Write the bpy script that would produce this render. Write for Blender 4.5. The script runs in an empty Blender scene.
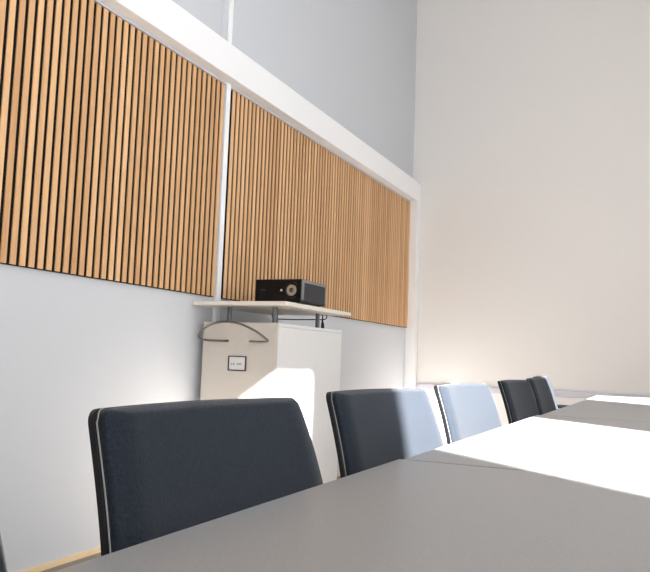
import bpy, bmesh, math, random
from mathutils import Vector, Matrix
random.seed(7)
S = bpy.context.scene
COL = S.collection
Z0 = 0.924                      # eye height above the floor

# ------------------------------------------------------------------ camera
F_PX, YAW, PIT, ROL = 753.8, 0.43339, 0.094614, 0.035813
cy, sy, cp, sp = math.cos(YAW), math.sin(YAW), math.cos(PIT), math.sin(PIT)
Fv = Vector((-sy * cp, cy * cp, sp)); rv = Vector((cy, sy, 0)); uv = rv.cross(Fv)
cr, sr = math.cos(ROL), math.sin(ROL)
r2 = cr * rv + sr * uv; u2 = -sr * rv + cr * uv
cam = bpy.data.cameras.new('camera'); cam.sensor_width = 36; cam.lens = 36 * F_PX / 650
cam.clip_start = 0.01
co = bpy.data.objects.new('camera', cam); COL.objects.link(co)
m = Matrix((r2, u2, -Fv)).transposed().to_4x4(); m.translation = Vector((0, 0, Z0))
co.matrix_world = m
S.camera = co

# ------------------------------------------------------------------ light
S.view_settings.view_transform = 'Standard'; S.view_settings.look = 'None'
S.view_settings.gamma = 1; S.view_settings.use_curve_mapping = False
S.view_settings.exposure = 0.22
w = bpy.data.worlds.new('sky'); S.world = w; w.use_nodes = True
bg = w.node_tree.nodes['Background']
bg.inputs[0].default_value = (0.92, 0.96, 1.0, 1); bg.inputs[1].default_value = 4.2
sl = bpy.data.lights.new('sun', 'SUN'); sl.energy = 53; sl.color = (1.0, 0.975, 0.95); sl.angle = math.radians(0.6)
so = bpy.data.objects.new('sun', sl); COL.objects.link(so)
SUN = Vector((-0.762, 0.648, -0.556))
so.rotation_euler = SUN.to_track_quat('-Z', 'Y').to_euler(); so.location = (8, -7, 8)
# window openings in the right wall: (y0, y1)
WX, WT, WZ0 = 2.60, 0.15, 0.06
OPEN = [(-4.10, -2.79), (-1.170, 0.145), (1.77, 3.40)]
HEAD = [4.24, 4.205, 4.12]
for (a, b), WZ1 in zip(OPEN, HEAD):             # portals: daylight sampling through the openings
    al = bpy.data.lights.new('window_portal', 'AREA'); al.shape = 'RECTANGLE'
    al.size = b - a; al.size_y = WZ1 - WZ0; al.cycles.is_portal = True
    ao = bpy.data.objects.new('window_portal', al); COL.objects.link(ao)
    ao.location = (WX + WT, (a + b) / 2, (WZ0 + WZ1) / 2)
    ao.rotation_euler = Vector((-1, 0, 0)).to_track_quat('-Z', 'Z').to_euler()

# ------------------------------------------------------------------ materials
def mat(name, col, rough=0.5, spec=0.5, metal=0.0, sheen=0.0, noise=None, bump=None, clear=0.0):
    M = bpy.data.materials.new(name); M.use_nodes = True
    nt = M.node_tree; b = nt.nodes['Principled BSDF']
    b.inputs['Base Color'].default_value = (*col, 1); b.inputs['Roughness'].default_value = rough
    b.inputs['Specular IOR Level'].default_value = spec; b.inputs['Metallic'].default_value = metal
    b.inputs['Coat Weight'].default_value = clear
    if sheen:
        b.inputs['Sheen Weight'].default_value = sheen; b.inputs['Sheen Roughness'].default_value = 0.4
        b.inputs['Sheen Tint'].default_value = (0.93, 0.95, 1, 1)
    tc = nt.nodes.new('ShaderNodeTexCoord')
    if noise:
        scale, amt = noise
        n = nt.nodes.new('ShaderNodeTexNoise'); n.inputs['Scale'].default_value = scale; n.inputs['Detail'].default_value = 4
        nt.links.new(tc.outputs['Object'], n.inputs['Vector'])
        mr = nt.nodes.new('ShaderNodeMapRange'); mr.inputs[1].default_value = 0.3; mr.inputs[2].default_value = 0.7
        mr.inputs[3].default_value = 1 - amt; mr.inputs[4].default_value = 1 + amt
        nt.links.new(n.outputs['Fac'], mr.inputs[0])
        mx = nt.nodes.new('ShaderNodeVectorMath'); mx.operation = 'SCALE'
        mx.inputs[0].default_value = col
        nt.links.new(mr.outputs[0], mx.inputs['Scale']); nt.links.new(mx.outputs[0], b.inputs['Base Color'])
    if bump:
        scale, st = bump
        n = nt.nodes.new('ShaderNodeTexNoise'); n.inputs['Scale'].default_value = scale; n.inputs['Detail'].default_value = 3
        nt.links.new(tc.outputs['Object'], n.inputs['Vector'])
        bp = nt.nodes.new('ShaderNodeBump'); bp.inputs['Strength'].default_value = st; bp.inputs['Distance'].default_value = 0.002
        nt.links.new(n.outputs['Fac'], bp.inputs['Height']); nt.links.new(bp.outputs[0], b.inputs['Normal'])
    return M

def wood(name, c0, c1, axis='Z', rough=0.5):
    """grain stretched along one axis, every board (mesh island) its own tone"""
    M = bpy.data.materials.new(name); M.use_nodes = True
    nt = M.node_tree; b = nt.nodes['Principled BSDF']; b.inputs['Roughness'].default_value = rough
    b.inputs['Specular IOR Level'].default_value = 0.3
    tc = nt.nodes.new('ShaderNodeTexCoord'); g = nt.nodes.new('ShaderNodeNewGeometry')
    mp = nt.nodes.new('ShaderNodeMapping'); sc = {'X': (2, 50, 50), 'Y': (50, 2, 50), 'Z': (50, 50, 2)}[axis]
    mp.inputs['Scale'].default_value = sc
    off = nt.nodes.new('ShaderNodeVectorMath'); off.operation = 'SCALE'; off.inputs[0].default_value = (40, 40, 40)
    nt.links.new(g.outputs['Random Per Island'], off.inputs['Scale'])
    ad = nt.nodes.new('ShaderNodeVectorMath'); nt.links.new(tc.outputs['Object'], mp.inputs[0])
    nt.links.new(mp.outputs[0], ad.inputs[0]); nt.links.new(off.outputs[0], ad.inputs[1])
    n = nt.nodes.new('ShaderNodeTexNoise'); n.inputs['Scale'].default_value = 1.0; n.inputs['Detail'].default_value = 5
    nt.links.new(ad.outputs[0], n.inputs['Vector'])
    a = nt.nodes.new('ShaderNodeMath'); a.operation = 'MULTIPLY_ADD'; a.inputs[1].default_value = 0.40; a.inputs[2].default_value = 0.08
    nt.links.new(g.outputs['Random Per Island'], a.inputs[0])
    a2 = nt.nodes.new('ShaderNodeMath'); a2.operation = 'MULTIPLY_ADD'; a2.inputs[1].default_value = 0.6
    nt.links.new(n.outputs['Fac'], a2.inputs[0]); nt.links.new(a.outputs[0], a2.inputs[2])
    cr_ = nt.nodes.new('ShaderNodeValToRGB')
    cr_.color_ramp.elements[0].color = (*c0, 1); cr_.color_ramp.elements[1].color = (*c1, 1)
    cr_.color_ramp.elements[0].position = 0.15; cr_.color_ramp.elements[1].position = 0.9
    nt.links.new(a2.outputs[0], cr_.inputs[0]); nt.links.new(cr_.outputs[0], b.inputs['Base Color'])
    return M

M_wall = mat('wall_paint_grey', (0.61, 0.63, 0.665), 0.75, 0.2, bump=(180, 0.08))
M_end = mat('wall_paint_white', (0.815, 0.795, 0.775), 0.8, 0.2, bump=(180, 0.08))
M_white = mat('white_lacquer', (0.92, 0.925, 0.94), 0.45, 0.4)
M_ceil = mat('ceiling_white', (0.82, 0.82, 0.82), 0.9, 0.1)
M_rail = mat('rail_grey', (0.60, 0.60, 0.66), 0.5, 0.4)
M_slat = wood('oak_slat', (0.50, 0.255, 0.11), (0.86, 0.54, 0.29), 'Z', 0.45)
M_felt = mat('black_felt', (0.012, 0.010, 0.009), 0.95, 0.1)
M_floor = wood('oak_floor', (0.15, 0.125, 0.10), (0.22, 0.19, 0.155), 'Y', 0.4)
M_base = wood('oak_baseboard', (0.72, 0.52, 0.28), (0.88, 0.70, 0.45), 'Y', 0.45)
M_table = mat('grey_laminate', (0.29, 0.288, 0.288), 0.34, 0.7, noise=(420, 0.10), bump=(500, 0.05))
M_edge = mat('dark_edge_band', (0.02, 0.02, 0.02), 0.5)
M_fabric = mat('navy_fabric', (0.017, 0.022, 0.030), 0.9, 0.1, sheen=0.25, noise=(260, 0.28), bump=(700, 0.5))
M_black = mat('black_plastic', (0.005, 0.005, 0.006), 0.35, 0.25)
M_highlight = mat('edge_highlight', (0.22, 0.22, 0.22), 0.35, 0.5)  # piping colour carries the light highlight along the backrest edge
M_chrome = mat('brushed_steel', (0.42, 0.42, 0.43), 0.32, 0.5, metal=1.0)
M_hand = mat('dark_steel', (0.15, 0.14, 0.13), 0.35, 0.5, metal=0.7)
M_grey = mat('grey_steel', (0.12, 0.125, 0.13), 0.45, 0.5, metal=0.4)
M_lam = mat('cabinet_laminate', (0.86, 0.85, 0.84), 0.45, 0.4, noise=(30, 0.01))
M_door = mat('shaded_beige_laminate', (0.60, 0.555, 0.50), 0.45, 0.4, noise=(30, 0.015))  # shade on the cabinet front is put into this darker beige
M_beech = mat('shelf_laminate', (0.80, 0.755, 0.68), 0.4, 0.4)
M_paper = mat('paper', (0.72, 0.72, 0.73), 0.7)
M_print = mat('grey_print', (0.38, 0.37, 0.37), 0.8)
M_dark = mat('dark_frame', (0.05, 0.042, 0.04), 0.5)
M_pbody = mat('projector_black', (0.004, 0.004, 0.005), 0.30, 0.25)
M_pgrey = mat('projector_side_grey', (0.20, 0.205, 0.215), 0.4, 0.5)
M_vent = mat('projector_grey', (0.035, 0.037, 0.042), 0.45, 0.5)
M_lens = mat('lens_glass', (0.02, 0.025, 0.03), 0.05, 0.8, clear=1.0)
M_lreflect = mat('lens_reflection', (0.50, 0.47, 0.38), 0.3, 0.5, metal=0.6)  # greenish beige paints the reflection in the lens
M_pale = mat('pale_blue', (0.75, 0.78, 0.9), 0.3)  # small pale bluish block on the projector front
M_cable = mat('black_cable', (0.015, 0.015, 0.015), 0.6)
M_frame = mat('window_frame', (0.75, 0.75, 0.76), 0.5)

# ------------------------------------------------------------------ helpers
def obj(name, bm, m_, parent=None, smooth=False, bevel=0.0, segs=2):
    me = bpy.data.meshes.new(name)
    bmesh.ops.recalc_face_normals(bm, faces=bm.faces)
    bm.to_mesh(me); bm.free()
    if m_: me.materials.append(m_)
    if smooth:
        for p in me.polygons: p.use_smooth = True
    o = bpy.data.objects.new(name, me); COL.objects.link(o)
    if parent: o.parent = parent
    if bevel:
        b = o.modifiers.new('bevel', 'BEVEL'); b.width = bevel; b.segments = segs; b.limit_method = 'ANGLE'
    return o

def box(bm, x0, x1, y0, y1, z0, z1):
    vs = [bm.verts.new((x, y, z)) for x in (x0, x1) for y in (y0, y1) for z in (z0, z1)]
    for f in ((0, 1, 3, 2), (4, 6, 7, 5), (0, 4, 5, 1), (2, 3, 7, 6), (0, 2, 6, 4), (1, 5, 7, 3)):
        bm.faces.new([vs[i] for i in f])
    return bm

def B(*a): return box(bmesh.new(), *a)

def tube(bm, pts, r, n=12):
    pts = [Vector(p) for p in pts]; rings = []
    prev = None
    for i, p in enumerate(pts):
        t = (pts[min(i + 1, len(pts) - 1)] - pts[max(i - 1, 0)]).normalized()
        if prev is None:
            a = t.orthogonal().normalized()
        else:
            a = (prev - t * prev.dot(t)).normalized()
        prev = a; b = t.cross(a)
        rr = r[i] if isinstance(r, (list, tuple)) else r
        rings.append([bm.verts.new(p + rr * (math.cos(2 * math.pi * k / n) * a + math.sin(2 * math.pi * k / n) * b)) for k in range(n)])
    for q, s in zip(rings, rings[1:]):
        for k in range(n): bm.faces.new((q[k], q[(k + 1) % n], s[(k + 1) % n], s[k]))
    bm.faces.new(rings[0]); bm.faces.new(rings[-1])
    return bm

def T(pts, r, n=12): return tube(bmesh.new(), pts, r, n)

def arc(pts, k=6):               # Catmull-Rom smoothing
    P = [Vector(p) for p in pts]; P = [P[0]] + P + [P[-1]]; out = []
    for i in range(1, len(P) - 2):
        for j in range(k):
            t = j / k; a, b, c, d = P[i - 1:i + 3]
            out.append(0.5 * (2 * b + (c - a) * t + (2 * a - 5 * b + 4 * c - d) * t * t + (3 * b - a - 3 * c + d) * t ** 3))
    return out + [P[-2]]

def empty(name, loc, rz=0, label=None, cat=None, group=None):
    o = bpy.data.objects.new(name, None); COL.objects.link(o)
    o.location = loc; o.rotation_euler = (0, 0, rz); o.empty_display_size = 0.1
    tag(o, label, cat, group); return o

def tag(o, label, cat, group=None):
    if label: o['label'] = label
    if cat: o['category'] = cat
    if group: o['group'] = group
    return o

def struct(name, bm, m_, **k):
    o = obj(name, bm, m_, **k); o['kind'] = 'structure'; return o

# ------------------------------------------------------------------ the room
XL, YE, YB, ZC = -2.40, 7.24, -4.6, 5.2
struct('floor', B(XL - .2, WX + WT, YB - .2, YE + .2, -0.12, 0.0), M_floor)
struct('ceiling', B(XL - .2, WX + WT, YB - .2, YE + .2, ZC, ZC + .15), M_ceil)
struct('wall_left', B(XL - .2, XL, YB, YE, 0, ZC), M_wall)
struct('wall_end', B(XL - .2, WX + WT, YE, YE + .2, 0, ZC), M_end)
struct('wall_back', B(XL - .2, WX + WT, YB - .2, YB, 0, ZC), M_end)
bm = bmesh.new()
ys = [YB] + [v for ab in OPEN for v in ab] + [YE]
for i in range(0, len(ys), 2): box(bm, WX, WX + WT, ys[i], ys[i + 1], 0, ZC)
for (a, b), WZ1 in zip(OPEN, HEAD):
    box(bm, WX, WX + WT, a, b, 0, WZ0); box(bm, WX, WX + WT, a, b, WZ1, ZC)
struct('wall_right', bm, M_end)
for i, (a, b) in enumerate(OPEN):
    WZ1 = HEAD[i]
    bm = bmesh.new()
    for (y0, y1, z0, z1) in ((a, a + .03, WZ0, WZ1), (b - .03, b, WZ0, WZ1), (a + .03, b - .03, WZ0, WZ0 + .03), (a + .03, b - .03, WZ1 - .03, WZ1)):
        box(bm, WX + .02, WX + .07, y0, y1, z0, z1)
    struct('window_%d' % (i + 1), bm, M_frame)

struct('baseboard_left', B(XL, XL + .014, YB, 7.12, 0, .022), M_base)
# white frame over the slat panels: beam, corner post, upper and lower battens
PF = -2.31                       # front plane of beam and post
struct('trim_1', B(XL, PF, YB, 7.235, Z0 + 1.597, Z0 + 1.79), M_white, bevel=.004)
struct('trim_2', B(XL, PF, 7.12, 7.235, 0, Z0 + 1.597), M_white, bevel=.003)
struct('trim_3', B(XL, XL + .024, 3.660, 3.705, 0, Z0 + 1.597), M_white, bevel=.003)
struct('trim_7', B(XL, XL + .003, 3.600, 3.630, Z0 + 1.79, ZC), M_rail)
struct('trim_4', B(XL, XL + .014, 3.668, 3.706, Z0 + 1.79, ZC), M_white, bevel=.003)
struct('trim_5', B(PF, WX, YE - .025, YE, Z0 - .280, Z0 - .224), M_rail, bevel=.003)
# pale groove strip under the beam, above the slats
struct('trim_6', B(XL, XL + .018, YB, 7.12, Z0 + 1.583, Z0 + 1.597), M_rail)

# ------------------------------------------------------------------ slat panels
PITCH, SW, DEP = 0.0478, 0.0288, 0.0055
def slat_panel(y0, y1, label):
    z0, z1 = Z0 + .322, Z0 + 1.576
    t = empty('slat_panel', (XL, y0, z0), 0, label, 'wall panel', 'wooden slat panels on the left wall')
    obj('felt_backing', B(.001, .016, 0, y1 - y0, 0, z1 - z0), M_felt, t)
    bm = bmesh.new(); n = int(round((y1 - y0) / PITCH)); p = (y1 - y0 + PITCH - SW) / n
    for i in range(n):
        box(bm, .016, .016 + DEP, i * p, i * p + SW, 0.003, z1 - z0)
    obj('slats', bm, M_slat, t)
slat_panel(-1.15, 3.638, 'wooden slat panel left of the narrow white divider strip')
slat_panel(3.735, 7.112, 'wooden slat panel between the white divider strip and the corner, behind the projector')

# ------------------------------------------------------------------ tables
def table(x0, x1, y0, y1, label):
    t = empty('conference_table', ((x0 + x1) / 2, (y0 + y1) / 2, 0), 0, label, 'table', 'grey tables pushed end to end')
    hx, hy = (x1 - x0) / 2, (y1 - y0) / 2; zt = Z0 - .18
    obj('tabletop', B(-hx, hx, -hy, hy, zt - .024, zt), M_table, t, bevel=.0015)
    ix = min(.47, hx - .05); iy = min(.45, hy - .08)
    fr = bmesh.new()
    for s in (-1, 1):
        box(fr, -hx + ix - .02, hx - ix + .02, s * iy - .02, s * iy + .02, zt - .064, zt - .024)
        box(fr, s * (hx - ix) - .02, s * (hx - ix) + .02, -iy + .02, iy - .02, zt - .064, zt - .024)
    obj('frame', fr, M_grey, t)
    for s in (-1, 1):
        obj('edge_band', B(-hx, hx, s * (hy + .0007) - .0006, s * (hy + .0007) + .0006, zt - .024, zt - .001), M_edge, t)
    for sx in (-1, 1):
        for s in (-1, 1):
            bm = T([(sx * (hx - ix), s * iy, 0), (sx * (hx - ix), s * iy, zt - .064)], .022, 16)
            obj('leg', bm, M_grey, t, smooth=False)
table(-.457, .85, -.26, 1.336, 'nearest grey conference table, mostly in shade, filling the bottom of the photo')
table(-.450, .857, 1.344, 2.848, 'second grey conference table, crossed by the wide patch of sunlight')
table(-.438, .869, 2.860, 4.462, 'third grey conference table, beyond the sunlit patch')
table(-.447, .86, 4.475, 5.20, 'farthest conference table with a narrow sunlit strip below the end wall')

# ------------------------------------------------------------------ chairs
ZT = Z0 - .068
def back_x(z):                  # profile of the backrest: upright below, leaning back to the top
    if z > .62: return -.062 * ((z - .62) / (ZT - .62)) ** 1.5
    return -.010 * ((.62 - z) / .2) ** 2
def back_slab(zb, zt, grow, t0, t1, rnd, rc):
    """curved upholstered slab: front at t1, back at t0 along local x"""
    bm = bmesh.new(); NU, rows = 36, []
    zs = [zb + (zt - rc - zb) * i / 20 for i in range(21)] + [zt - rc + rc * math.sin(math.pi / 2 * i / 8) for i in range(1, 9)]
    zs = [zb + rc * (1 - math.cos(math.pi / 2 * i / 5)) for i in range(5)] + [z for z in zs if z > zb + rc + .001]
    for side in (0, 1):
        g = []
        for z in zs:
            hw = .221 + .020 * min(1, max(0, (ZT - z) / .2)) ** .7 - max(0, .60 - z) * .25 + grow
            if z > zt - rc: hw -= rc - math.sqrt(max(0, rc * rc - (z - zt + rc) ** 2))
            if z < zb + rc: hw -= rc - math.sqrt(max(0, rc * rc - (zb + rc - z) ** 2))
            row = []
            for k in range(NU + 1):
                u = math.sin(math.pi / 2 * (2 * k / NU - 1)); y = hw * u
                e = min((hw - abs(y)) / rnd, (zt - z) / min(rnd, .008), (z - zb) / min(rnd, .012))
                x = back_x(z) + .30 * y * y
                if side:
                    q = min(1, max(0, e)); x += t0 + (t1 - t0) * (0 if q < 1e-4 else .40 + .60 * math.sin(math.pi / 2 * q))
                else: x += t0
                row.append(bm.verts.new((x, y, z + .002 * (1 - (y / .23) ** 2) * max(0, (z - zb) / (zt - zb)) ** 3)))
            g.append(row)
        rows.append(g)
    a, b = rows
    for g in rows:
        for i in range(len(g) - 1):
            for k in range(NU): bm.faces.new((g[i][k], g[i][k + 1], g[i + 1][k + 1], g[i + 1][k]))
    bmesh.ops.remove_doubles(bm, verts=bm.verts, dist=1e-6)
    return bm, zs

def make_chair(label, group):
    t = empty('conference_chair', (0, 0, 0), 0, label, 'chair', group)
    ZB = .50
    bm, _ = back_slab(ZB, ZT, 0, .000, .024, .045, .015)
    obj('backrest', bm, M_fabric, t, smooth=True)
    bm, _ = back_slab(ZB - .01, ZT - .003, .003, -.006, -.002, .004, .013)
    # thicken shell backwards
    sh = obj('back_shell', bm, M_black, t, smooth=False)
    sm = sh.modifiers.new('solid', 'SOLIDIFY'); sm.thickness = .008; sm.offset = 0
    for s in (-1, 1):
        pts = []
        for i in range(26):
            z = .56 + (ZT - .014 - .56) * i / 25
            y = s * (.221 + .020 * min(1, max(0, (ZT - z) / .2)) ** .7 - max(0, .60 - z) * .25 + .0045)
            pts.append((back_x(z) + .30 * y * y + .0035, y, z))
        for i in range(1, 6):
            a = math.pi / 2 * i / 5; z = ZT - .014 + .014 * math.sin(a); y = s * (.2255 - .014 * (1 - math.cos(a)))
            pts.append((back_x(z) + .30 * y * y + .0035, y, z + .001))
        obj('highlight_piping', T(pts, .0009, 6), M_highlight, t, smooth=True)
    # seat
    bm = bmesh.new(); box(bm, .02, .46, -.225, .225, .415, .462)
    obj('seat', bm, M_fabric, t, bevel=.018, segs=4)
    bm = bmesh.new(); box(bm, .0, .45, -.215, .215, .395, .415)
    box(bm, -.030, -.006, -.06, .06, .40, .60); box(bm, -.030, .02, -.06, .06, .395, .42)
    obj('seat_frame', bm, M_black, t, bevel=.004)
    for s in (-1, 1):
        a = obj('armrest', B(-.005, .235, s * .262 - .021, s * .262 + .021, .662, .684), M_black, t, bevel=.008, segs=3)
        obj('arm_support', T(arc([(.0, s * .25, .672), (-.005, s * .25, .60), (.03, s * .235, .45), (.06, s * .21, .405)]), .009, 10), M_black, a, smooth=True)
        obj('leg', T([(.41, s * .19, .40), (.44, s * .235, 0)], .011, 12), M_chrome, t, smooth=True)
        obj('leg', T([(.03, s * .19, .40), (-.06, s * .235, 0)], .011, 12), M_chrome, t, smooth=True)
    return t

def copy_tree(o, parent=None):
    c = o.copy(); COL.objects.link(c)
    if parent: c.parent = parent
    for ch in [x for x in COL.objects if x.parent == o]: copy_tree(ch, c)
    return c

CH = [  # top-left corner and top-right corner seen from the camera
    ((-.600, .045), (-.578, .505), 'navy fabric conference chair cut off by the left edge of the photo'),
    ((-.586, .668), (-.560, 1.135), 'large navy fabric conference chair in full shade in front of the cabinet'),
    ((-.608, 1.362), (-.552, 1.826), 'conference chair half in shade and half in sunlight, split by a shadow edge'),
    ((-.600, 2.090), (-.560, 2.545), 'fully sunlit conference chair looking pale blue, beside the sunlit tabletop'),
    ((-.612, 3.020), (-.588, 3.470), 'shaded grey-blue conference chair right after the gap beyond the sunlit chair'),
    ((-.634, 3.800), (-.628, 4.250), 'shaded conference chair partly hidden, just before the farthest sunlit chair'),
    ((-.705, 4.440), (-.710, 4.890), 'farthest conference chair, a sliver of sunlit backrest visible'),
]
first = None
for (x0, y0), (x1, y1), lab in CH:
    if first is None: first = c = make_chair(lab, 'navy conference chairs along the table')
    else: c = copy_tree(first)
    c['label'] = lab
    a = math.atan2(-(x1 - x0), y1 - y0)
    off = -.062 + .30 * .221 ** 2 + .012            # local x of the top corners
    mx_, my_ = (x0 + x1) / 2, (y0 + y1) / 2
    c.location = (mx_ - off * math.cos(a), my_ - off * math.sin(a), 0)
    c.rotation_euler = (0, 0, a)

# ------------------------------------------------------------------ projector cabinet
CX0, CX1, CY0, CY1, CZ = -2.350, -1.892, 3.504, 4.366, Z0 + .173
t = empty('projector_cabinet', ((CX0 + CX1) / 2, (CY0 + CY1) / 2, 0), 0,
          'tall white cabinet with shaded beige front and bow handle, carrying the projector on its shelf', 'cabinet')
lx, ly = (CX0 + CX1) / 2, (CY0 + CY1) / 2
def L(x0, x1, y0, y1, z0, z1): return B(x0 - lx, x1 - lx, y0 - ly, y1 - ly, z0, z1)
obj('body', L(CX0, CX1, CY0 + .019, CY1, .085, CZ - .019), M_lam, t, bevel=.0015)
obj('top_panel', L(CX0, CX1, CY0 + .019, CY1, CZ - .018, CZ), M_lam, t, bevel=.0015)
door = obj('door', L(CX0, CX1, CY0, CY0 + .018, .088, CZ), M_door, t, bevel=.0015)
yh = CY0 - ly
# bow handle: mounts at the inner ends, tips outwards, bow rising between the tips
hp = [(-2.190, CY0 + .004, .072), (-2.194, CY0 - .020, .071), (-2.215, CY0 - .034, .070), (-2.30, CY0 - .038, .072), (-2.338, CY0 - .045, .080),
      (-2.340, CY0 - .055, .096), (-2.30, CY0 - .065, .135), (-2.235, CY0 - .070, .162), (-2.155, CY0 - .072, .172), (-2.07, CY0 - .070, .160),
      (-1.985, CY0 - .060, .125), (-1.935, CY0 - .050, .092), (-1.920, CY0 - .042, .075), (-1.95, CY0 - .036, .070), (-2.025, CY0 - .030, .071), (-2.038, CY0 - .018, .071), (-2.040, CY0 + .004, .072)]
obj('handle', T([Vector((x - lx, y - ly, Z0 + z)) for x, y, z in arc(hp)], .0062, 10), M_hand, door, smooth=True)
lf = bmesh.new(); a0, a1, b0, b1, e = -2.180, -2.068, Z0 - .088, Z0 - .008, .006
for q in ((a0, a1, b0, b0 + e), (a0, a1, b1 - e, b1), (a0, a0 + e, b0 + e, b1 - e), (a1 - e, a1, b0 + e, b1 - e)):
    box(lf, q[0] - lx, q[1] - lx, yh - .006, yh, q[2], q[3])
fo = obj('label_frame', lf, M_dark, door)
obj('label_paper', L(a0 + e, a1 - e, CY0 - .002, CY0, b0 + e, b1 - e), M_paper, fo)
pr = bmesh.new()
for (px, pw, pz, ph) in ((.018, .008, .030, .012), (.030, .010, .030, .012), (.054, .007, .031, .012), (.064, .009, .031, .012), (.077, .006, .031, .014)):
    box(pr, a0 + px - lx, a0 + px + pw - lx, yh - .0026, yh - .002, b0 + pz, b0 + pz + ph)
obj('label_print', pr, M_print, fo)
obj('shelf', L(-2.385, -1.810, 3.440, 4.312, Z0 + .262, Z0 + .2825), M_beech, t, bevel=.0015)
for x in (-2.222, -1.938):
    for y in (3.56, 4.10):
        obj('shelf_post', T([(x - lx, y - ly, CZ), (x - lx, y - ly, Z0 + .262)], .0125, 16), M_grey, t, smooth=False)
for x in (CX0 + .06, CX1 - .06):
    for y in (CY0 + .07, CY1 - .07):
        w_ = T([(x - lx - .012, y - ly, .034), (x - lx + .012, y - ly, .034)], .034, 20)
        box(w_, x - lx - .018, x - lx + .018, y - ly - .02, y - ly + .02, .06, .085)
        obj('castor', w_, M_black, t)

# cable and plug under the shelf
bm = T([Vector(p) for p in arc([(-2.30, 4.20, Z0 + .262), (-2.295, 4.20, Z0 + .236), (-2.18, 4.20, Z0 + .230), (-2.02, 4.20, Z0 + .231), (-1.945, 4.22, Z0 + .235), (-1.935, 4.225, Z0 + .262)])], .0035, 8)
bm.transform(Matrix.Translation((-lx, -ly, 0))); obj('cable', bm, M_cable, t, smooth=True)
bm = T([(-1.975, 4.25, Z0 + .262), (-1.975, 4.25, Z0 + .225), (-1.973, 4.25, Z0 + .205), (-1.972, 4.25, CZ + .002)], [.004, .005, .010, .011], 10)
bm.transform(Matrix.Translation((-lx, -ly, 0))); obj('plug', bm, M_black, t, smooth=True)

# ------------------------------------------------------------------ projector
PX0, PX1, PY0, PY1, PZ0, PZ1 = -2.100, -1.812, 3.62, 3.935, Z0 + .2925, Z0 + .4185
px, py = (PX0 + PX1) / 2, (PY0 + PY1) / 2
t = empty('projector', (px, py, Z0 + .2825), 0, 'black video projector with a round lens standing on the cabinet shelf', 'projector')
def Lp(x0, x1, y0, y1, z0, z1): q = Z0 + .2825; return B(x0 - px, x1 - px, y0 - py, y1 - py, z0 - q, z1 - q)
q = Z0 + .2825
obj('body', Lp(PX0, PX1 - .004, PY0, PY1, PZ0, PZ1), M_pbody, t, bevel=.006, segs=3)
# side grille: grey frame with louvres
sf = bmesh.new(); X = PX1 - .004 - px
for (y0, y1, z0, z1) in ((PY0 + .004, PY0 + .030, PZ0 + .012, PZ1 - .004), (PY1 - .014, PY1 - .004, PZ0 + .012, PZ1 - .004), (PY0 + .030, PY1 - .014, PZ1 - .018, PZ1 - .004)):
    box(sf, X - .002, X + .004, y0 - py, y1 - py, z0 - q, z1 - q)
fr = obj('side_frame', sf, M_pgrey, t)
lv = bmesh.new()
for i in range(9):
    z = PZ0 + .014 + i * .0100
    box(lv, X - .002, X + .0022, PY0 + .030 - py, PY1 - .014 - py, z - q, z + .0062 - q)
obj('louvres', lv, M_vent, t)
def disc(cx, cz, r0, r1, y0, y1, n=32):      # ring / disc facing the camera side
    bm = bmesh.new(); A = []
    for (r, y) in ((r0, y0), (r1, y0), (r1, y1), (r0, y1)):
        A.append([bm.verts.new((cx + r * math.cos(2 * math.pi * k / n), y, cz + r * math.sin(2 * math.pi * k / n))) for k in range(n)])
    for i in range(4):
        for k in range(n): bm.faces.new((A[i][k], A[i][(k + 1) % n], A[(i + 1) % 4][(k + 1) % n], A[(i + 1) % 4][k]))
    return bm
lcx, lcz, yf = -1.872 - px, Z0 + .357 - q, PY0 - py
ln = obj('lens', disc(lcx, lcz, .034, .045, yf - .012, yf + .002), M_black, t, smooth=False)
obj('lens_reflection', disc(lcx, lcz, .012, .030, yf - .005, yf + .002), M_lreflect, ln)
bm = bmesh.new(); bmesh.ops.create_uvsphere(bm, u_segments=24, v_segments=12, radius=.014)
for v in bm.verts: v.co = Vector((v.co.x + lcx, v.co.y * .35 + yf - .004, v.co.z + lcz))
obj('lens_glass', bm, M_lens, ln, smooth=True)
obj('pale_block', Lp(-1.941, -1.931, PY0 - .003, PY0, Z0 + .352, Z0 + .363), M_pale, t)
obj('badge', Lp(-2.067, -2.035, PY0 - .0012, PY0, Z0 + .357, Z0 + .362), M_vent, t)
for x in (PX0 + .03, PX1 - .035):
    for y in (PY0 + .03, PY1 - .03):
        obj('foot', T([(x - px, y - py, 0), (x - px, y - py, .011)], .009, 12), M_black, t)
